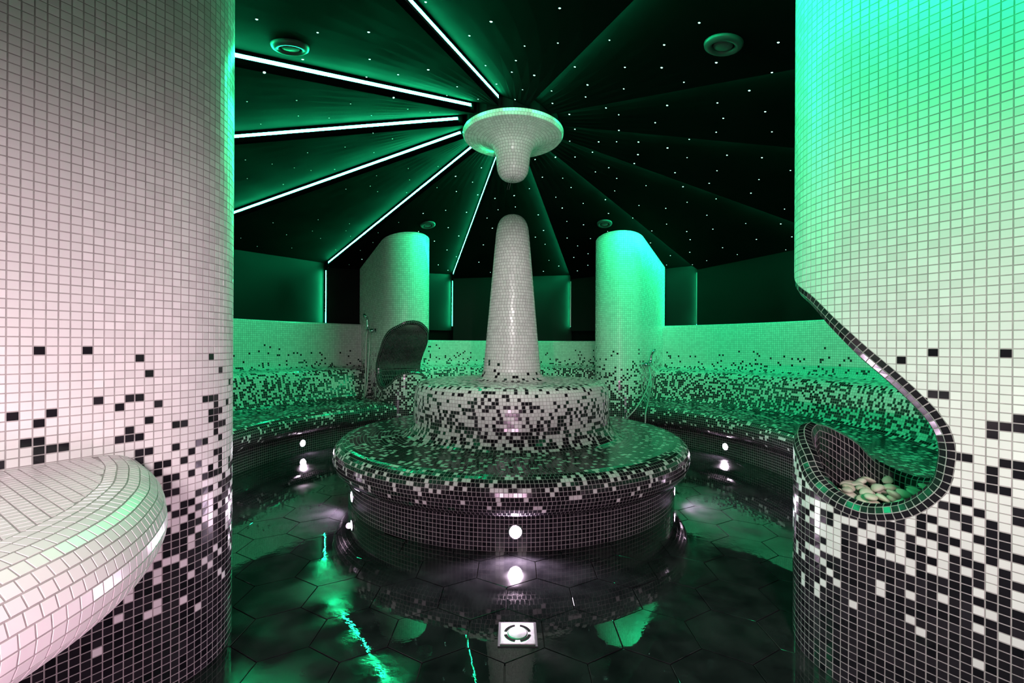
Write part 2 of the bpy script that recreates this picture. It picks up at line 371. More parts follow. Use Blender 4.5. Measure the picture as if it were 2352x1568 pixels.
# fibre-optic stars set into the panels (angle, distance from the middle)
STARS = [(173.4,1.8),(170.9,1.47),(159.8,1.49),(159.6,1.09),(156.1,0.67),(146.5,0.53),(149.7,0.97),(143.2,0.84),(141.7,1.15),(150.4,1.33),(151.7,1.66),(145.6,1.5),(152.8,1.91),(142.7,2.09),(142.0,1.77),(135.3,1.97),(138.1,1.52),(126.5,1.79),(119.8,0.51),(124.0,0.83),(123.1,1.27),(118.5,0.9),(122.9,1.59),(118.8,1.86),(116.2,1.61),(113.2,1.15),(90.9,0.52),(105.8,0.87),(75.6,0.51),(84.1,0.74),(88.2,0.88),(91.7,1.05),(109.4,1.57),(111.0,1.92),(98.6,1.42),(91.8,1.29),(65.5,0.8),(54.7,0.71),(37.4,0.67),(82.9,1.1),(88.9,1.48),(94.2,1.75),(95.8,2.0),(76.0,1.13),(60.8,1.05),(53.5,1.0),(31.5,0.98),(57.3,1.22),(78.8,1.5),(86.1,1.78),(93.1,2.27),(31.9,1.17),(50.4,1.37),(61.9,1.51),(69.2,1.79),(79.1,1.84),(87.0,2.14),(80.6,2.23),(22.1,1.26),(31.7,1.51),(22.3,1.5),(40.5,1.58),(37.2,1.85),(51.4,1.75),(57.0,1.97),(63.8,2.02),(70.0,2.18),(78.6,2.66),(21.3,1.81),(26.4,1.96),(32.3,2.24),(42.6,2.1),(38.8,2.44),(51.5,2.27),(62.8,2.36),(66.3,2.77),(70.7,3.02),(53.5,2.55),(59.3,2.66),(18.6,2.24),(25.8,2.34),(20.7,2.5),(22.5,2.78),(51.7,2.76),(63.2,3.16),(68.5,3.34),(55.5,3.15),(64.4,3.59),(48.0,3.1),(56.1,3.42),(10.3,3.08),(18.0,2.86),(20.8,3.18),(12.5,3.34),(41.7,3.28),(39.0,3.55),(49.1,3.44),(17.4,3.37),(8.2,3.48),(10.3,2.53),(10.9,2.13),(20.5,0.86),(45.7,2.34),(40.4,2.79),(45.3,3.51),(-146.5,2.12),(-149.4,1.88),(-156.2,1.76),(-147.5,1.51),(-137.6,1.75),(-134.9,1.92),(-136.2,1.34),(-144.7,1.24),(-155.2,1.22),(-134.9,1.13),(-154.7,0.88),(-136.9,0.71),(-176.0,1.6),(-170.5,1.43),(177.5,1.37),(179.3,1.16),(-170.2,1.02),(-179.4,0.97),(172.4,0.99),(-170.2,0.69),(174.8,0.7),(-153.1,0.57),(178.3,0.45),(-121.8,1.94),(-124.2,1.67),(-124.9,1.34),(-124.2,0.93),(-114.0,1.64),(-111.9,1.44),(-113.8,1.15),(-121.2,0.74),(-109.2,1.89),(-104.8,1.13),(-94.8,1.0),(-94.8,1.38),(-82.9,1.23),(-95.4,1.67),(-97.1,2.12),(-92.4,1.99),(-87.3,1.89),(-82.8,1.82),(-78.4,1.67),(-63.8,1.11),(-49.4,0.97),(-87.6,2.3),(-69.7,1.38),(-54.0,1.29),(-79.3,2.18),(-64.4,1.57),(-69.2,1.75),(-58.7,1.63),(-37.5,0.95),(-23.9,1.05),(-41.2,1.2),(-29.5,1.24),(-17.3,1.32),(-23.6,0.79),(-9.2,1.24),(0.7,1.22),(9.1,1.14),(-47.4,1.55),(21.8,0.57),(-166.6,1.77),(1.2,1.46),(-6.6,1.49),(-10.6,1.68),(-18.9,1.71),(-28.1,1.66),(-22.9,2.1),(-17.8,2.35),(-7.6,1.94),(-9.5,2.42),(-19.5,2.79),(-15.9,3.05),(-9.6,3.01),(-5.9,3.41),(-19.9,3.34),(-16.7,3.58),(10.4,1.72),(7.7,2.28),(-67.6,3.29),(-68.0,2.77),(-60.8,2.47),(-51.8,2.44),(-57.7,2.77),(-61.4,2.98),(-53.4,2.94),(-50.1,2.64),(-47.1,2.79),(-56.1,3.33),(-62.5,3.43),(-46.5,3.26),(-41.8,2.69),(-42.6,2.98),(-40.0,3.26),(-41.5,3.5),(-43.4,2.4),(-37.7,2.37),(-41.0,2.06),(-32.0,2.24),(-24.8,2.5),(-23.6,3.07),(-35.9,1.77)]
ME_STAR = lathe_mesh('star_light', [(0.0, -0.003), (0.6, -0.0022), (1.0, 0.0), (1.0, 0.004)], 10, M_STAR)
ME_STARD = lathe_mesh('star_light_dim', [(0.0, -0.003), (0.6, -0.0022), (1.0, 0.0), (1.0, 0.004)], 10, M_STARDIM)
for ph, r in STARS:
    k = int(((ph + 165) % 360) // 30); fr = ((ph + 165) % 30) / 30
    # distance along the panel for that direction
    a0, b0 = math.radians(TH0[k]), math.radians(TH0[k] + 30); ar = math.radians(ph)
    t = math.sin(ar - a0) / (math.sin(ar - a0) + math.sin(b0 - ar))
    rr = r / math.hypot((1 - t) * math.sin(a0) + t * math.sin(b0), (1 - t) * math.cos(a0) + t * math.cos(b0))
    u = (rr - R_IN) / (R_CORNER + 0.06 - R_IN); p0 = ceil_point(k, u, t)
    left = -125 < ph < -40
    sz = RNG.uniform(0.004, 0.0055) if left else RNG.uniform(0.005, 0.008)
    o = bpy.data.objects.new('star_light', ME_STARD if left else ME_STAR); COL.objects.link(o); o.parent = panels[k]
    e = (ceil_point(k, min(u + .05, 1), t) - p0).normalized(); q = (ceil_point(k, u, min(t + .05, 1)) - p0).normalized()
    nrm = e.cross(q).normalized(); nrm = nrm if nrm.z > 0 else -nrm
    o.matrix_basis = Matrix.Translation(p0) @ nrm.to_track_quat('Z', 'Y').to_matrix().to_4x4() @ Matrix.Diagonal((sz, sz, 1, 1))

# ------------------------------------------------------------------ walls: black panels over mosaic wainscots
def wall(name, label, ks, zlow):
    v = []; f = []
    for k in ks:
        s = len(v)
        for th in (TH0[k], TH0[k] + 30):
            for z in (0.0, 2.45): v.append(pol(R_CORNER + 0.10, th, z))
        f.append([s, s + 2, s + 3, s + 1])
    o = link_obj(name, mesh_np(name, v, f, [M_RAW])); tag(o, label, 'wall', kind='structure')
    for k in ks:
        a = pol(R_CORNER - 0.035, TH0[k]); b = pol(R_CORNER + 0.035, TH0[k] + 30)
        d = (b - a).normalized(); nout = Vector((d.y, -d.x, 0)); nout = nout if nout.dot(a - Vector((CX, CY, 0))) > 0 else -nout
        vv = []
        for off in (0, 0.02):
            for p_, z in ((a, zlow), (b, zlow), (b, z_ceil(R_CORNER, 1) + .03), (a, z_ceil(R_CORNER, 0) + .03)): vv.append(p_ + nout * off + Vector((0, 0, z)))
        ff = [[0, 1, 2, 3], [7, 6, 5, 4], [0, 4, 5, 1], [1, 5, 6, 2], [2, 6, 7, 3], [3, 7, 4, 0]]
        if (vv[1] - vv[0]).cross(vv[2] - vv[0]).dot(nout) > 0: ff = [q[::-1] for q in ff]
        link_obj('wall_panel', mesh_np('wall_panel', vv, ff, [M_PANEL]), o)
    return o
wall_l = wall('wall_left', 'black panelled wall with white mosaic wainscot on the left', [1, 2, 3, 4], 1.40)
wall_b = wall('wall_back', 'black panelled wall with low mosaic wainscot between the two far pillars', [5], 1.20)
wall_r = wall('wall_right', 'black panelled wall with white mosaic wainscot on the right', [6, 7, 8, 9], 1.40)
wall_fl = wall('wall_front_left', 'black panelled wall beside the entrance on the left', [0], 0.0)
wall_fr = wall('wall_front_right', 'black panelled wall beside the entrance on the right', [10], 0.0)

BAYS = {'left': (-146.7, -33.3, 1.455), 'back': (-33.3, 33.3, 1.235), 'right': (33.3, 146.7, 1.455)}
for nm, wobj in (('left', wall_l), ('back', wall_b), ('right', wall_r)):
    p0, p1, zt = BAYS[nm]
    pr = np.array([(3.47, 0.835), (3.505, 0.842), (3.53, 0.86), (3.545, 0.89), (3.55, 0.93), (3.55, zt - 0.012), (3.554, zt - 0.003), (3.564, zt), (3.72, zt)])
    pr = np.vstack([resample(pr[:5], P), resample(pr[4:8], P)[1:], resample(pr[7:], P)[1:]])
    q = revolve_quads(pr, -1, p0, p1, aligned=True)
    bl = RNG.uniform(0, 1, len(q)) < p_bench(q[:, :, 2].mean(1))
    ws = link_obj('wainscot', core_mesh('wainscot', q, (0, 0, 0)), wobj)
    tag(link_obj('mosaic_tiles', tiles_mesh('mosaic_tiles', q, bl, (0, 0, 0)), ws), kind='stuff')

# ------------------------------------------------------------------ benches built along the walls
LBL = {'left': 'black and white mosaic wall bench with sloping back on the left', 'back': 'mosaic wall bench between the two far pillars behind the round bench', 'right': 'black and white mosaic wall bench with sloping back on the right'}
for nm in ('left', 'back', 'right'):
    p0, p1, zt = BAYS[nm]; loc = tuple(pol(2.9, (p0 + p1) / 2, 0))
    t = thing('wall_bench', LBL[nm], 'bench', loc, 'mosaic wall benches')
    base = resample(np.array([(2.46, 0.0), (2.46, 0.20)]), P)
    edge = resample(spline([(2.46, 0.20), (2.415, 0.212), (2.365, 0.24), (2.338, 0.285), (2.33, 0.335), (2.343, 0.385), (2.38, 0.42), (2.44, 0.434)], 8), P)
    seat = resample(spline([(2.44, 0.434), (2.6, 0.435), (2.8, 0.432), (2.93, 0.434)], 6), P)
    back = resample(spline([(2.93, 0.434), (3.0, 0.445), (3.04, 0.475), (3.06, 0.52), (3.085, 0.62), (3.11, 0.72), (3.13, 0.785), (3.165, 0.82), (3.22, 0.833)], 8), P)
    ledge = resample(np.array([(3.22, 0.833), (3.47, 0.835)]), P)
    for part, pr in (('base', base), ('front_edge', edge), ('seat', seat), ('backrest', back), ('ledge', ledge)):
        q = revolve_quads(pr, -1, p0, p1, aligned=(part in ('base', 'backrest')))
        bl = RNG.uniform(0, 1, len(q)) < (np.ones(len(q)) if part == 'base' else p_bench(q[:, :, 2].mean(1)))
        c = link_obj(part, core_mesh(part, q, loc), t)
        tag(link_obj('mosaic_tiles', tiles_mesh('mosaic_tiles', q, bl, loc), c), kind='stuff')

# ================================================================== PILLARS
PHI_L, PHI_R = -147.15, 146.6   # directions of the two near pillars
PR, PRN = 0.31, 2.57           # half thickness, distance of the nose centre from the middle of the room
TIP = PRN - PR
S_FLAT = PR * math.pi / 2
S_MAX = S_FLAT + (3.62 - PRN)
def pil_surf(s, z, phi, depth=0.0):
    """point on a pillar: s runs from the tip along the wall (+ right side, - left side)"""
    s = np.asarray(s, float); sg = np.where(s < 0, -1.0, 1.0); t = np.abs(s)
    psi = np.minimum(t, S_FLAT) / PR
    a = PR * (1 - np.cos(psi)) + np.maximum(t - S_FLAT, 0); b = PR * np.sin(psi)
    a = a + depth * np.cos(psi); b = np.maximum(b - depth * np.sin(psi), 0) * sg
    al = math.radians(phi); d = (math.sin(al), math.cos(al)); n = (math.cos(al), -math.sin(al))
    r = TIP + a
    return np.stack([CX + r * d[0] + b * n[0], CY + r * d[1] + b * n[1], np.asarray(z, float) + 0 * a], -1)
def pil_normal(s, phi):
    psi = np.clip(np.asarray(s, float) / PR, -math.pi / 2, math.pi / 2); al = math.radians(phi)
    d = (math.sin(al), math.cos(al)); n = (math.cos(al), -math.sin(al))
    na, nb = -np.cos(psi), np.sin(psi)
    return np.stack([na * d[0] + nb * n[0], na * d[1] + nb * n[1], 0 * na], -1)
def a_to_s(a): return PR * math.acos(1 - a / PR) if a < PR else S_FLAT + a - PR
NOTCH_AZ = [(.065, 1.403), (.154, 1.341), (.255, 1.239), (.334, 1.156), (.429, 1.061), (.493, .989), (.521, .95), (.543, .905), (.553, .855), (.551, .807), (.538, .736), (.501, .677), (.451, .628), (.392, .598), (.334, .583), (.283, .586), (.224, .60), (.154, .632), (.108, .675), (.075, .72)]
N_SZ = [(0.0, 1.470), (0.1, 1.453)] + [(a_to_s(a), z) for a, z in NOTCH_AZ] + [(0.10, 0.772), (0.0, 0.79)]
N_LINE = resample(spline(N_SZ, 12), P)
N_LINE[0, 0] = N_LINE[-1, 0] = 0.0
_t = np.gradient(N_LINE, axis=0); _t /= np.linalg.norm(_t, axis=1)[:, None]
N_IN = np.stack([_t[:, 1], -_t[:, 0]], -1)                  # towards the inside of the opening
N_IN[0] = (0, -1); N_IN[-1] = (0, 1)
if ((N_LINE[20] + N_IN[20] * .05 - np.array([.3, .9])) ** 2).sum() > ((N_LINE[20] - np.array([.3, .9])) ** 2).sum(): N_IN = -N_IN; N_IN[0] = (0, -1); N_IN[-1] = (0, 1)
def in_poly(pt, poly):
    x, y = pt; c = False; j = len(poly) - 1
    for i in range(len(poly)):
        xi, yi = poly[i]; xj, yj = poly[j]
        if (yi > y) != (yj > y) and x < (xj - xi) * (y - yi) / (yj - yi) + xi: c = not c
        j = i
    return c
N_POLY = [(-0.5, 1.470)] + [tuple(p_) for p_ in N_LINE] + [(-0.5, 0.79)]
def clip_half(poly, p0, n):
    """keep the side of the line through p0 where (p-p0).n <= 0"""
    out = []
    for i in range(len(poly)):
        a, b = poly[i], poly[(i + 1) % len(poly)]; da, db = (a - p0) @ n, (b - p0) @ n
        if da <= 0: out.append(a)
        if da * db < 0: out.append(a + (b - a) * (da / (da - db)))
    return out
# hand-set dark tiles in the sparse upper field of the near pillars: (column, row)
L_CELLS = [(25,32),(26,37),(27,34),(28,32),(28,33),(28,34),(28,36),(28,44),(29,33),(29,37),(30,33),(32,44),(33,38),(35,33),(35,37),(36,33),(36,34),(36,38),(37,29),(37,30),(37,31),(37,33),(37,38),(37,43),(38,31),(38,35),(38,41),(39,28),(39,29),(39,37),(40,29),(41,27),(41,31),(41,34),(42,29),(42,34),(43,27),(43,30),(44,28),(44,31),(45,31),(45,37),(46,26),(46,27),(46,34),(46,35),(46,37),(46,43),(47,26),(47,29),(47,32),(47,33),(47,34),(47,35),(47,36),(47,37),(48,26),(48,27),(48,28),(48,29),(48,31),(48,33),(48,35),(48,41),(49,33),(50,36),(51,39)]
R_CELLS = [(84,43),(87,39),(87,44),(88,37),(88,39),(89,29),(89,31),(90,27),(90,32),(91,29),(92,29),(92,30),(92,31),(92,35),(92,36),(93,29),(93,32),(93,36),(93,44),(94,31),(94,32),(94,36),(94,37)]
def build_pillar(label, phi, notch, near=None, zoff=0.0, soff=0.0, sparse=None):
    loc = tuple(pol(PRN, phi, 0)); t = thing('mosaic_pillar', label, 'pillar', loc, 'mosaic-clad pillars')
    ns = int(S_MAX / P); cols = (np.arange(-ns, ns + 1)) * P + soff; nz = int(2.66 / P)
    quads = []; sq = []; polys = []; pbl = []; coreq = []; pz = []
    for i in range(len(cols) - 1):
        s0, s1 = cols[i], cols[i + 1]; sm = (s0 + s1) / 2; pm = pil_surf(sm, 0, phi)
        r = math.hypot(pm[0] - CX, pm[1] - CY); zt = z_ceil(r, 1.0) + 0.02
        for j in range(-1, nz):
            z0, z1 = max(0, j * P + zoff), (j + 1) * P + zoff
            if z0 > zt or z1 < 0.006: continue
            if notch and abs(sm) < 0.75 and 0.5 < z0 < 1.55:
                cs = [np.array((abs(s0), z0)), np.array((abs(s1), z0)), np.array((abs(s1), z1)), np.array((abs(s0), z1))]
                ins = [in_poly(c, N_POLY) for c in cs]
                if all(ins): continue
                if any(ins):
                    cm = np.array((abs(sm), (z0 + z1) / 2)); k = int(np.argmin(((N_LINE - cm) ** 2).sum(1)))
                    pg = clip_half(cs, N_LINE[k], N_IN[k])
                    if len(pg) < 3: continue
                    sg = -1 if sm < 0 else 1
                    pts = np.array([pil_surf(sg * p_[0], p_[1], phi) for p_ in pg]); nr = pil_normal(sm, phi)
                    if len(pts) and np.cross(pts[1] - pts[0], pts[2] - pts[0]) @ nr < 0: pts = pts[::-1]
                    ar = 0.5 * np.linalg.norm(sum(np.cross(pts[a] - pts[0], pts[a + 1] - pts[0]) for a in range(1, len(pts) - 1)))
                    if ar < 2e-5: continue
                    polys.append((pts, nr)); pz.append((z0 + z1) / 2); continue
            sq.append((s0, s1, z0, z1, i, j))
    sq = np.array(sq)
    A = pil_surf(sq[:, 0], sq[:, 2], phi); B = pil_surf(sq[:, 1], sq[:, 2], phi); Cc = pil_surf(sq[:, 1], sq[:, 3], phi); D = pil_surf(sq[:, 0], sq[:, 3], phi)
    q = orient(np.stack([A, B, Cc, D], 1), pil_normal((sq[:, 0] + sq[:, 1]) / 2, phi))
    bl = RNG.uniform(0, 1, len(q)) < p_black((sq[:, 2] + sq[:, 3]) / 2)
    if sparse:
        zs, side, cells_ = sparse
        cell = {(int(i), int(j)): n_ for n_, (i, j) in enumerate(sq[:, 4:6].astype(int))}
        field = (sq[:, 2] > zs) & (np.sign(sq[:, 0] + sq[:, 1]) == side); bl[field] = False
        for ij in cells_:
            if ij in cell: bl[cell[ij]] = True
    pbl = RNG.uniform(0, 1, len(polys)) < p_black(np.array(pz)) if polys else []
    body_q = q
    body = link_obj('shaft', core_mesh('shaft', body_q, loc), t)
    if polys:   # grout behind the cut tiles
        V = []; F = []
        for pts, nr in polys:
            s = len(V); V += [tuple(x) for x in (pts - np.array(loc))]; F.append(list(range(s, s + len(pts))))
        link_obj('opening_grout', mesh_np('opening_grout', V, F, [M_GROUT]), body)
    sel = np.zeros(len(q), bool)
    if near:
        vis = (sq[:, 4] * 0 + 1).astype(bool)
        if near == 'low_left':   # keep clear of what the white slab covers
            c = q.mean(1); vis = ~((c[:, 0] < -0.95) & (c[:, 2] < 0.80) & (c[:, 0] < -1.15))
        sel[pick_nearest(q, 220 if notch else 300, vis)] = True
        tile_objects(q[sel], bl[sel], body, loc)
    tag(link_obj('mosaic_tiles', tiles_mesh('mosaic_tiles', q[~sel], bl[~sel], loc, polys, pbl), body), kind='stuff')
    if notch:
        K = 17; half = []
        for k in range(len(N_LINE)):
            (s, z), (ns_, nz_) = N_LINE[k], N_IN[k]; pts = []
            def at(i, d, zz=None): return pil_surf(max(s + ns_ * i, 0.0), (z + nz_ * i) if zz is None else zz, phi, d)
            rim = [at(0, 0), at(.021, .002), at(.040, .014), at(.047, .036)]
            zr = z + nz_ * .047; bowl = min(max((nz_ - .05) / .35, 0), 1); zf = 0.50
            if bowl > 0 and zr > zf:
                zw = zr + (zf - zr) * bowl
                tail = [at(.047, .036), at(.040, .060), at(.035, .070, z + nz_ * .03 - .01 * bowl), at(.035, .074, zw)]
            else: zw = zr; tail = [at(.047, .036)]
            e = tail[-1].copy(); al = math.radians(phi); dv = np.array([math.sin(al), math.cos(al)])
            rad = (e[:2] - np.array([CX, CY])) @ dv; cen = np.array([CX + dv[0] * rad, CY + dv[1] * rad, zw])
            tail.append(cen); half.append(np.vstack([rim[:3], resample(np.array(tail), n=K - 3)]))
        half = np.array(half)                                   # (t, K+1.., 3)
        al = math.radians(phi); nv = np.array([math.cos(al), -math.sin(al), 0])
        def mirror(p_): off = (p_ - np.array([CX, CY, 0])) @ nv; return p_ - 2 * off[..., None] * nv
        oth = mirror(half)
        mid = pil_surf(0.25, 0.95, phi); mid = (mid + mirror(mid[None])[0]) / 2
        def quads_of(g):
            q_ = np.stack([g[:-1, :-1], g[1:, :-1], g[1:, 1:], g[:-1, 1:]], 2).reshape(-1, 4, 3)
            return q_
        qs = []
        for g in (half, oth):
            q_ = quads_of(g); r0 = np.zeros((g.shape[0] - 1, g.shape[1] - 1), bool); r0[:, 0] = True; r0 = r0.reshape(-1)
            ref = q_[r0].mean(1) - np.array([*pol(PRN + .25, phi, 0)[:2], 0]); ref[:, 2] = 0
            if (qnormal(q_[r0]) * ref).sum() < 0: q_ = q_[:, ::-1]
            qs.append(q_)
        nq = np.concatenate(qs); area = np.linalg.norm(np.cross(nq[:, 2] - nq[:, 0], nq[:, 3] - nq[:, 1]), axis=1) / 2
        nq = nq[area > 3e-5]
        scoop = link_obj('basin_scoop', core_mesh('basin_scoop', nq, loc), t); scoop['label'] = 'black tiled basin scooped out of the pillar'
        sel = np.zeros(len(nq), bool)
        if near: sel[pick_nearest(nq, 80)] = True; tile_objects(nq[sel], np.ones(sel.sum(), bool), scoop, loc)
        tag(link_obj('mosaic_tiles', tiles_mesh('mosaic_tiles', nq[~sel], np.ones((~sel).sum(), bool), loc), scoop), kind='stuff')
    return t
build_pillar('near left pillar, white mosaic turning black towards the floor, above the white slab', PHI_L, False, 'low_left', 0.0182, 0.0166, (0.70, -1, L_CELLS))
build_pillar('near right pillar with a black tiled basin opening full of pebbles', PHI_R, True, 'all', 0.0247, 0.0163, (0.70, 1, R_CELLS))
build_pillar('far left green-lit pillar with a dark scooped basin niche', -33.3, True)
build_pillar('far right green-lit plain pillar beside the hose shower', 33.3, False)

# ================================================================== THE ROUND BENCH IN THE MIDDLE
loc0 = (CX, CY, 0)
rb = thing('round_bench', 'tiered round mosaic bench with tapering white column in the middle of the room', 'bench', loc0)
base = resample(np.array([(1.295, 0.0), (1.295, 0.205)]), P)
edge = resample(spline([(1.295, 0.205), (1.318, 0.208), (1.355, 0.222), (1.388, 0.258), (1.404, 0.31), (1.402, 0.36), (1.38, 0.405), (1.34, 0.43), (1.29, 0.439)], 8), P)
seat = resample(np.array([(1.29, 0.439), (0.93, 0.441)]), P)
drum = resample(spline([(0.93, 0.441), (0.885, 0.452), (0.848, 0.478), (0.822, 0.52), (0.808, 0.57), (0.805, 0.65), (0.804, 0.73), (0.797, 0.79), (0.78, 0.832), (0.748, 0.857), (0.70, 0.866)], 8), P)
dtop = resample(np.array([(0.70, 0.866), (0.33, 0.868)]), P)
pole = resample(spline([(0.33, 0.868), (0.295, 0.874), (0.265, 0.892), (0.248, 0.925), (0.238, 0.97), (0.226, 1.10), (0.217, 1.20), (0.192, 1.48), (0.165, 1.79), (0.146, 2.01), (0.133, 2.13), (0.118, 2.185), (0.09, 2.225), (0.05, 2.248), (0.006, 2.254)], 8), P)
BASE_Q = None; cand = []
for part, pr in (('base', base), ('seat_edge', edge), ('seat', seat), ('backrest_drum', drum), ('drum_top', dtop), ('column', pole)):
    q = revolve_quads(pr, +1, 0, 360, aligned=(part == 'base'))
    if part == 'base': bl = np.ones(len(q), bool)
    else: bl = RNG.uniform(0, 1, len(q)) < p_drum(q[:, :, 2].mean(1))
    c = link_obj(part, core_mesh(part, q, loc0), rb)
    sel = np.zeros(len(q), bool)
    want = {'base': 100, 'seat_edge': 110, 'backrest_drum': 90}.get(part, 0)
    if want: sel[pick_nearest(q, want)] = True; tile_objects(q[sel], bl[sel], c, loc0)
    tag(link_obj('mosaic_tiles', tiles_mesh('mosaic_tiles', q[~sel], bl[~sel], loc0), c), kind='stuff')

# ------------------------------------------------------------------ white mosaic pendant hanging from the hub of the ceiling
pz = 2.90
pd = thing('ceiling_pendant', 'white mosaic mushroom-shaped pendant hanging from the middle of the ceiling', 'pendant', (CX, CY, 3.0))
stem = resample(spline([(0.005, 2.54), (0.05, 2.544), (0.092, 2.562), (0.12, 2.598), (0.133, 2.64), (0.139, 2.70), (0.146, 2.755), (0.162, 2.80), (0.19, 2.838), (0.23, 2.862)], 8), P)
disc = resample(spline([(0.23, 2.862), (0.28, 2.88), (0.35, 2.893), (0.405, 2.898), (0.418, 2.903), (0.421, 2.915), (0.421, 2.945), (0.40, 2.95)], 8), P)
for part, pr in (('stem', stem), ('disc', disc)):
    q = revolve_quads(pr, +1, 0, 360); bl = np.zeros(len(q), bool)
    c = link_obj(part, core_mesh(part, q, (CX, CY, 3.0)), pd)
    tag(link_obj('mosaic_tiles', tiles_mesh('mosaic_tiles', q, bl, (CX, CY, 3.0)), c), kind='stuff')
link_obj('hub', lathe_mesh('hub', [(0.40, -0.052), (0.41, -0.05), (0.41, 0.10), (0.36, 0.12), (0.0, 0.12)], 12, M_RAW, smooth=False), pd)
for k, dx in enumerate((-0.012, 0.004)):
    link_obj('wire', tube_mesh('wire', [(dx + 0.01, -0.12, -0.455), (dx - 0.004, -0.122, -0.49), (dx - 0.022, -0.125, -0.52), (dx - 0.035, -0.125, -0.575)], 0.0011, M_CABLE, 6), pd)
link_obj('wire', tube_mesh('wire', [(0.10, -0.40, 0.03), (0.115, -0.43, 0.0), (0.14, -0.43, 0.012), (0.15, -0.41, 0.04), (0.17, -0.42, 0.02)], 0.004, M_ALU, 6), pd)

# ================================================================== THE WHITE SLAB AT THE ENTRANCE
ZS = 0.815
sl_loc = (-1.2, 0.75, 0)
slab = thing('mosaic_slab', 'white mosaic slab with a rounded edge built onto the near left pillar', 'slab', sl_loc)
inner = spline([(-1.36, 1.46), (-1.28, 1.395), (-1.203, 1.328), (-1.115, 1.248), (-1.044, 1.165), (-0.985, 1.09), (-0.945, 1.023), (-0.907, 0.946), (-0.883, 0.877), (-0.869, 0.811), (-0.863, 0.75), (-0.860, 0.6), (-0.860, 0.26)], 6)
prof = resample(spline([(0, 0), (.028, -.0015), (.055, -.008), (.082, -.022), (.104, -.044), (.120, -.072), (.128, -.103), (.128, -.135), (.118, -.166), (.098, -.190), (.07, -.205), (.03, -.212)], 6), P)
n_t = resample(inner, P); tg = np.gradient(n_t, axis=0); tg /= np.linalg.norm(tg, axis=1)[:, None]; nrm = np.stack([-tg[:, 1], tg[:, 0]], -1)
rows = []
off0 = 0.0
for k in range(len(prof) - 1):
    om = (prof[k, 0] + prof[k + 1, 0]) / 2
    line = inner + np.stack([-np.gradient(inner, axis=0)[:, 1], np.gradient(inner, axis=0)[:, 0]], -1) / np.linalg.norm(np.gradient(inner, axis=0), axis=1)[:, None] * om
    L = np.linalg.norm(np.diff(line, axis=0), axis=1).sum(); n = int(L / P)
    d = np.r_[0, np.cumsum(np.linalg.norm(np.diff(line, axis=0), axis=1))]; s = np.linspace(0, d[-1] - 1e-6, n + 1) + RNG.uniform(-.5, .5) * P
    u = np.interp(s, d, np.arange(len(inner)))
    def at(o, z):
        b = np.stack([np.interp(u, np.arange(len(inner)), inner[:, c]) for c in (0, 1)], -1)
        g = np.gradient(inner, axis=0); g = np.stack([np.interp(u, np.arange(len(inner)), g[:, c]) for c in (0, 1)], -1); g /= np.linalg.norm(g, axis=1)[:, None]
        b = b + np.stack([-g[:, 1], g[:, 0]], -1) * o
        return np.concatenate([b, np.full((len(b), 1), ZS + z)], 1)
    A, B = at(*prof[k]), at(*prof[k + 1])
    rows.append(np.stack([A[:-1], A[1:], B[1:], B[:-1]], 1))
eq = np.concatenate(rows)
if qnormal(rows[4])[:, 0].mean() < 0: eq = eq[:, ::-1]
# flat top: joints run square to the pillar face
al = math.radians(PHI_L); dv = np.array([math.sin(al), math.cos(al)]); nv = -np.array([math.cos(al), -math.sin(al)])
org = np.array([CX, CY]) + dv * (TIP + PR) + nv * PR
hull = resample(inner, 0.03)
fq = []; fp = []
for i in range(0, 52):
    for j in range(-14, 40):
        cs = [org + dv * (j + a) * P + nv * (i + b) * P for a, b in ((0, 0), (1, 0), (1, 1), (0, 1))]
        if min(c[1] for c in cs) < 0.26 or min(c[0] for c in cs) < -1.95: continue
        pg = cs; cm = sum(cs) / 4
        g = np.gradient(hull, axis=0)
        for k in range(len(hull)):
            if np.linalg.norm(hull[k] - cm) > 0.08: continue
            nn_ = np.array([-g[k, 1], g[k, 0]]); nn_ /= np.linalg.norm(nn_); pg = clip_half(pg, hull[k], nn_)
            if len(pg) < 3: break
        if len(pg) < 3: continue
        k = int(np.argmin(((hull - cm) ** 2).sum(1))); nn_ = np.array([-g[k, 1], g[k, 0]])
        if (cm - hull[k]) @ nn_ > 0 and len(pg) == 4: continue
        p3 = np.array([(*c, ZS) for c in pg])
        if np.cross(p3[1] - p3[0], p3[2] - p3[0])[2] < 0: p3 = p3[::-1]
        if len(pg) == 4 and np.allclose(np.array(pg), np.array(cs)): fq.append(p3)
        else:
            ar = 0.5 * abs(sum(np.cross(p3[a] - p3[0], p3[a + 1] - p3[0])[2] for a in range(1, len(p3) - 1)))
            if ar > 3e-5: fp.append((p3, np.array([0, 0, 1.0])))
fq = np.array(fq)
sv = [(*c, ZS) for c in hull] + [(-1.9, 0.26, ZS)]
core = link_obj('slab_top', mesh_np('slab_top', [tuple(np.array(v_) - np.array(sl_loc)) for v_ in sv], [list(range(len(sv)))[::-1]], [M_GROUT]), slab)
under = link_obj('underside', mesh_np('underside', [tuple(np.array((v_[0], v_[1], ZS - 0.212)) - np.array(sl_loc)) for v_ in sv], [list(range(len(sv)))], [M_GROUT]), slab)
redge = link_obj('rounded_edge', core_mesh('rounded_edge', eq, sl_loc), slab)
sel = np.zeros(len(fq), bool); sel[pick_nearest(fq, 140)] = True
tile_objects(fq[sel], np.zeros(sel.sum(), bool), core, sl_loc)
tag(link_obj('mosaic_tiles', tiles_mesh('mosaic_tiles', fq[~sel], np.zeros((~sel).sum(), bool), sl_loc, fp, [False] * len(fp)), core), kind='stuff')
sel = np.zeros(len(eq), bool); sel[pick_nearest(eq, 160)] = True
tile_objects(eq[sel], np.zeros(sel.sum(), bool), redge, sl_loc)
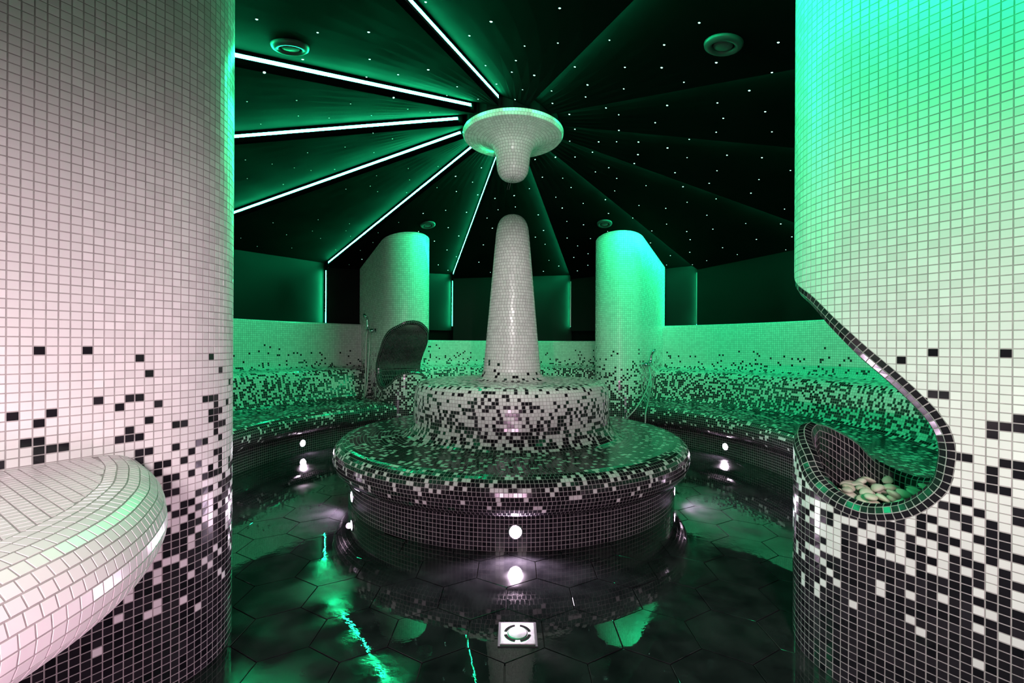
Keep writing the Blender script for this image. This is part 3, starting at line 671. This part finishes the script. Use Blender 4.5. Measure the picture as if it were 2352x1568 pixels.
tag(link_obj('mosaic_tiles', tiles_mesh('mosaic_tiles', eq[~sel], np.zeros((~sel).sum(), bool), sl_loc), redge), kind='stuff')

# ================================================================== LIGHTS OF THE ROOM, AND ADDED FILL SPOTS
LED_L = {-165: 'bright green ceiling light strip running up out of the picture above the pendant', -135: 'bright green ceiling light strip just below the upper left round vent', -105: 'bright green ceiling light strip running level from the pendant to the left pillar', -75: 'lowest of the three green ceiling strips that reach the near left pillar', -45: 'green ceiling light strip ending at the corner left of the far left pillar', -15: 'thin green ceiling light strip between the column and the far left pillar', 15: 'faint green ceiling strip right of the column, running down before the far right pillar', 45: 'faint green ceiling strip passing right of the far right pillar', 75: 'dim green ceiling strip right of the pendant, third up from the far right pillar', 105: 'dim green ceiling strip right of the pendant, nearly level', 135: 'dim green ceiling strip right of the pendant, below the upper right vent', 165: 'dim green ceiling strip rising to the upper right above the pendant'}
LED_V = {-75: 'upright green wall strip behind the near left pillar', -45: 'upright green wall strip left of the far left pillar', -15: 'upright green wall strip left of the white column', 15: 'upright green wall strip right of the white column', 45: 'upright dim green wall strip right of the far right pillar', 75: 'upright green wall strip behind the near right pillar'}
def led(name, label, a, b, vdir, up, group):
    """strip from a to b lying on a riser that faces vdir"""
    d = (b - a); L = d.length; d.normalize(); mid = (a + b) / 2
    o = link_obj(name, None, None, mid); o.empty_display_size = 0.05; tag(o, label, 'light strip', group)
    Mx = Matrix((d, vdir, up)).transposed().to_4x4()
    bm = bmesh.new()      # U-shaped channel, the flat diffuser lies in its mouth
    sec = [(0, -.012), (.013, -.012), (.013, -.0105), (.002, -.0105), (.002, .0105), (.013, .0105), (.013, .012), (0, .012)]
    ends = [[bm.verts.new((x, y, z)) for y, z in sec] for x in (-L / 2, L / 2)]
    for i in range(8): bm.faces.new((ends[0][i], ends[0][(i + 1) % 8], ends[1][(i + 1) % 8], ends[1][i]))
    bm.faces.new(ends[0]); bm.faces.new(ends[1][::-1]); bmesh.ops.recalc_face_normals(bm, faces=bm.faces)
    bm.transform(Mx); link_obj('channel', bm_mesh('channel', bm, M_ALU), o)
    bm = bmesh.new(); bm.faces.new([bm.verts.new(c) for c in ((-L / 2, .0115, -.0105), (-L / 2, .0115, .0105), (L / 2, .0115, .0105), (L / 2, .0115, -.0105))])
    bm.transform(Mx); bm.normal_update()
    for fc in bm.faces:
        if fc.normal.dot(vdir) < 0: fc.normal_flip()
    link_obj('diffuser', bm_mesh('diffuser', bm, M_LED), o)
for k in range(12):
    th = TH0[k]; vd = Vector((-math.cos(math.radians(th)), math.sin(math.radians(th)), 0))
    def lp(r): p_ = pol(r, th, 0); p_.z = z_ceil(r, 0) + 0.055; return p_ + vd * 0.002
    a, b = lp(0.47), lp(3.66); dd = (b - a).normalized(); up = vd.cross(dd); up = up if up.z > 0 else -up
    led('ceiling_light_strip', LED_L[th], a, b, vd, up, 'green ceiling light strips')
for th, lab in LED_V.items():
    vd = Vector((-math.cos(math.radians(th)), math.sin(math.radians(th)), 0)); out = pol(1, th) - pol(0, th)
    p_ = pol(R_CORNER - 0.018, th) + vd * 0.003
    ztop = z_ceil(R_CORNER, 0) - 0.03
    led('wall_light_strip', lab, p_ + Vector((0, 0, 1.47)), p_ + Vector((0, 0, ztop)), vd, out, 'green upright wall light strips')
    # riser closing the step between two wall panels
def spot(label, r, phi, z, outward, power, group):
    a = math.radians(phi); d = Vector((math.sin(a), math.cos(a), 0)) * (1 if outward else -1)
    p_ = pol(r, phi, z) + d * 0.003
    o = link_obj('recessed_spot', None, None, p_); o.empty_display_size = 0.05; tag(o, label, 'spotlight', group)
    R_ = d.to_track_quat('Z', 'Y').to_matrix().to_4x4()
    for nm, pr, m in (('bezel', [(0.038, -0.006), (0.043, -0.004), (0.044, 0.0), (0.041, 0.0035), (0.036, 0.004), (0.034, 0.001)], M_CHROME), ('lens', [(0.0345, 0.001), (0.024, 0.0035), (0.0, 0.005)], M_LENS)):
        me = lathe_mesh(nm, pr, 20, m); me.transform(R_); link_obj(nm, me, o)
    l = bpy.data.lights.new('spot_bulb', 'SPOT'); l.energy = power; l.color = (1.0, 0.74, 0.98); l.spot_size = math.radians(165); l.spot_blend = 0.5; l.shadow_soft_size = 0.02
    lo = link_obj('spot_bulb', l, o); lo.location = d * 0.02; lo.rotation_euler = (d + Vector((0, 0, 0.12))).to_track_quat('-Z', 'Y').to_euler()
    return o
G1, G2 = 'spots in the base of the round bench', 'spots in the bases of the wall benches'
SPB, SPW = 26.0, 5.0
spot('blazing spot in the front of the round bench base', 1.295, 178.9, 0.112, True, SPB, G1)
spot('blazing spot at the left end of the round bench base', 1.295, -121.5, 0.098, True, SPB, G1)
spot('spot at the right edge of the round bench base', 1.295, 113.5, 0.098, True, SPB, G1)
spot('starlike spot in the base of the left wall bench', 2.46, -65.3, 0.10, False, SPW, G2)
spot('starlike spot in the base of the right wall bench', 2.46, 66.8, 0.10, False, SPW, G2)
spot('spot in the left wall bench base, mostly hidden by the near left pillar', 2.46, -108, 0.10, False, SPW, G2)
spot('spot in the right wall bench base, mostly hidden by the near right pillar', 2.46, 108, 0.10, False, SPW, G2)

# three added fill spots, unseen over the entrance, brightening column, bench and pendant
for lab, px_, az, cone, blend, pw in (('left of the three added fill spots, unseen over the entrance', -0.30, 1.25, 35, 0.8, 105), ('right of the three added fill spots, unseen over the entrance', 0.30, 1.25, 35, 0.8, 105), ('middle added fill spot, unseen over the entrance, aimed at the pendant', 0.0, 2.74, 17, 0.5, 170)):
    p_ = Vector((px_, 0.42, 2.16)); aim = (Vector((CX, CY, az)) - p_).normalized()
    o = thing('fill_spot', lab, 'spotlight', p_, 'added fill spots over the entrance'); R_ = (-aim).to_track_quat('Z', 'Y').to_matrix().to_4x4()
    for nm, pr, m in (('housing', [(0.0, 0.09), (0.035, 0.088), (0.04, 0.08), (0.04, -0.01), (0.036, -0.012), (0.034, 0.0)], M_VENT), ('lens', [(0.034, 0.0), (0.02, -0.004), (0.0, -0.005)], M_LENS2)):
        me = lathe_mesh(nm, pr, 20, m); me.transform(R_); link_obj(nm, me, o)
    link_obj('bracket', tube_mesh('bracket', [(0, 0, 0.03), (0, -0.02, 0.08), (0, -0.02, 0.125)], 0.008, M_VENT, 8), o)
    l = bpy.data.lights.new('fill_spot_bulb', 'SPOT'); l.energy = pw; l.color = (1.0, 0.94, 0.92); l.spot_size = math.radians(cone); l.spot_blend = blend; l.shadow_soft_size = 0.03
    lo = link_obj('fill_spot_bulb', l, o); lo.location = aim * 0.02; lo.rotation_euler = aim.to_track_quat('-Z', 'Y').to_euler()

# ================================================================== VENTS, SHOWERS, DRAIN
def on_ceiling(phi, r):
    k = int(((phi + 165) % 360) // 30); t = ((phi + 165) % 30) / 30; rr = r / math.cos(math.radians(15)) * math.cos(math.radians(abs(t - .5) * 30))
    u = (rr - R_IN) / (R_CORNER + 0.06 - R_IN); p_ = ceil_point(k, u, t)
    e = (ceil_point(k, u + .05, t) - p_); q = (ceil_point(k, u, t + .05) - p_); n = e.cross(q).normalized()
    return p_, (n if n.z > 0 else -n)
for lab, phi, r in (('round dark vent at the upper left of the ceiling', -142.1, 1.88), ('round dark vent at the upper right of the ceiling', 146.5, 1.89), ('small round vent above the far left pillar', -30.8, 2.03), ('small round vent above the far right pillar', 33.3, 2.03)):
    p_, n = on_ceiling(phi, r); o = thing('ceiling_vent', lab, 'vent', p_, 'round ceiling vents'); R_ = n.to_track_quat('Z', 'Y').to_matrix().to_4x4()
    for nm, pr in (('frame', [(0.092, 0.004), (0.093, -0.004), (0.088, -0.016), (0.075, -0.024), (0.060, -0.022), (0.054, -0.010), (0.052, 0.004)]), ('valve_disc', [(0.044, 0.0), (0.047, -0.010), (0.044, -0.016), (0.030, -0.019), (0.0, -0.020)])):
        me = lathe_mesh(nm, pr, 32, M_VENT); me.transform(R_); link_obj(nm, me, o)

def shower(label, phi, side, a, zm, zh, hoses):
    al = math.radians(phi); d = Vector((math.sin(al), math.cos(al), 0)); n = Vector((math.cos(al), -math.sin(al), 0)) * side
    o0 = Vector((CX, CY, 0)) + d * (TIP + a) + n * PR
    t = thing('hand_shower', label, 'shower', o0 + Vector((0, 0, zm)), 'hand showers on the far pillars')
    def W(x, y, z): return d * x + n * y + Vector((0, 0, z - zm))      # x along the wall, y away from it
    link_obj('mixer_bar', tube_mesh('mixer_bar', [W(-.10, .055, zm), W(-.097, .055, zm), W(-.09, .055, zm), W(.09, .055, zm), W(.097, .055, zm), W(.10, .055, zm)], [.014, .023, .026, .026, .023, .014], M_CHROME, 14), t)
    for s in (-.065, .065):
        link_obj('wall_fitting', tube_mesh('wall_fitting', [W(s, 0.0, zm), W(s, .006, zm), W(s, .008, zm), W(s, .05, zm)], [.028, .028, .014, .014], M_CHROME, 12), t)
    for s in (-1, 1): link_obj('knob', tube_mesh('knob', [W(s * .10, .055, zm), W(s * .105, .055, zm), W(s * .135, .055, zm), W(s * .14, .055, zm)], [.016, .023, .023, .016], M_CHROME, 12), t)
    link_obj('holder', tube_mesh('holder', [W(0, .055, zm + .01), W(0, .075, zm + .03), W(0, .085, zm + .045)], [.014, .016, .018], M_CHROME, 10), t)
    hd = link_obj('handset', tube_mesh('handset', [W(0, .085, zm + .02), W(0, .086, zm + .06), W(0, .09, zh - .05), W(0, .10, zh - .015)], [.014, .016, .015, .018], M_CHROME, 12), t)
    me = lathe_mesh('spray_head', [(0.0, .018), (.028, .016), (.043, .006), (.046, -.007), (.038, -.014), (0.0, -.015)], 20, M_CHROME)
    me.transform(Matrix.Translation(W(0, .115, zh)) @ (n * 0.8 + Vector((0, 0, -0.5))).to_track_quat('-Z', 'Y').to_matrix().to_4x4()); link_obj('spray_head', me, hd)
    for h in hoses: link_obj('hose', tube_mesh('hose', [W(*p_) for p_ in spline(h, 8)], 0.0095, M_HOSE, 8), t)
    return t
shower('chrome hand shower on the far left pillar, beside the dark basin niche', -33.3, -1, .62, 1.345, 1.53, [[(.02, .085, 1.36), (.03, .10, 1.15), (.035, .10, .85), (.03, .11, .60), (.0, .13, .455)], [(-.03, .06, 1.33), (-.035, .08, 1.0), (-.02, .10, .62), (-.01, .13, .455)]])
shower('chrome hand shower with two hanging hoses on the far right pillar', 33.3, 1, .38, .925, 1.085, [[(-.02, .06, .91), (-.10, .10, .72), (-.33, .02, .42), (-.43, -.19, .15), (-.44, -.242, .012)], [(.0, .085, .93), (-.05, .10, .66), (-.25, .13, .50), (-.385, .136, .32), (-.39, .136, .012)]])

dr = thing('floor_drain', 'square stainless floor drain with a round cover in the wet floor', 'drain', (0.028, 1.815, 0))
def ring_bm(r0, r1, a0, a1, z0, z1, n=14):
    bm = bmesh.new(); lo = []
    for k in range(n + 1):
        a = a0 + (a1 - a0) * k / n; c, s = math.cos(a), math.sin(a)
        lo.append([bm.verts.new((r * c, r * s, z)) for r, z in ((r0, z0), (r1, z0), (r1, z1), (r0, z1))])
    for k in range(n):
        for i in range(4): bm.faces.new((lo[k][i], lo[k + 1][i], lo[k + 1][(i + 1) % 4], lo[k][(i + 1) % 4]))
    bm.faces.new(lo[0][::-1]); bm.faces.new(lo[-1]); bmesh.ops.recalc_face_normals(bm, faces=bm.faces); return bm
bm = box_verts(0.155, 0.155, 0.008, 0.0015); bm.transform(Matrix.Translation((0, 0, 0.0))); link_obj('collar', bm_mesh('collar', bm, M_VENT), dr)
bm = box_verts(0.136, 0.136, 0.008, 0.002); bm.transform(Matrix.Translation((0, 0, 0.003))); link_obj('plate', bm_mesh('plate', bm, M_STEEL), dr)
for k in range(4):
    a = math.radians(90 * k + 12); link_obj('slot', bm_mesh('slot', ring_bm(.043, .054, a, a + math.radians(66), 0.005, 0.0076), M_JOINT), dr)
me = lathe_mesh('cover', [(0.0, .0085), (.036, .0082), (.040, .0076), (.041, .006)], 32, M_STEEL); link_obj('cover', me, dr)

# ================================================================== PEBBLES IN THE BASIN OF THE NEAR RIGHT PILLAR
def pebble_mesh(seed):
    rng = random.Random(seed); bm = bmesh.new(); bmesh.ops.create_icosphere(bm, subdivisions=3, radius=1)
    sx, sy, sz = rng.uniform(.022, .031), rng.uniform(.016, .022), rng.uniform(.009, .014)
    ph = [rng.uniform(0, 6) for _ in range(4)]
    for v_ in bm.verts:
        c = v_.co; k = 1 + .10 * math.sin(2.2 * c.x + ph[0]) + .08 * math.sin(3 * c.y + ph[1]) + .06 * math.sin(2.6 * c.z + 2 * c.x + ph[2])
        v_.co = Vector((c.x * sx * k, c.y * sy * k, c.z * sz * k))
    return bm_mesh('pebble', bm, M_PEBBLE, True)
PM = [pebble_mesh(s) for s in range(8)]
al = math.radians(PHI_R); dN = Vector((math.sin(al), math.cos(al), 0)); nN = Vector((math.cos(al), -math.sin(al), 0))
rr = random.Random(11); placed = []
for layer, (zc, cnt) in enumerate(((0.560, 40), (0.585, 36), (0.608, 28))):
    tries = 0; got = 0
    while got < cnt and tries < 900:
        tries += 1; a = rr.uniform(.13, .49); b = rr.uniform(-.22, .22)
        w_ = (PR if a > PR else math.sqrt(PR ** 2 - (PR - a) ** 2)) - .10
        if abs(b) > w_: continue
        if layer == 2 and (a < .16): continue
        if any(l == layer and (a - x) ** 2 + (b - y) ** 2 < .036 ** 2 for l, x, y in placed): continue
        placed.append((layer, a, b)); got += 1
        o = bpy.data.objects.new('pebble', PM[rr.randrange(8)]); COL.objects.link(o)
        o.location = Vector((CX, CY, 0)) + dN * (TIP + a) + nN * b + Vector((0, 0, zc + rr.uniform(-.004, .004)))
        o.rotation_euler = (rr.uniform(-.5, .5), rr.uniform(-.5, .5), rr.uniform(0, 6.28))
        tag(o, 'smooth cream pebble heaped in the black basin of the near right pillar', 'pebble', 'pebbles in the basin')
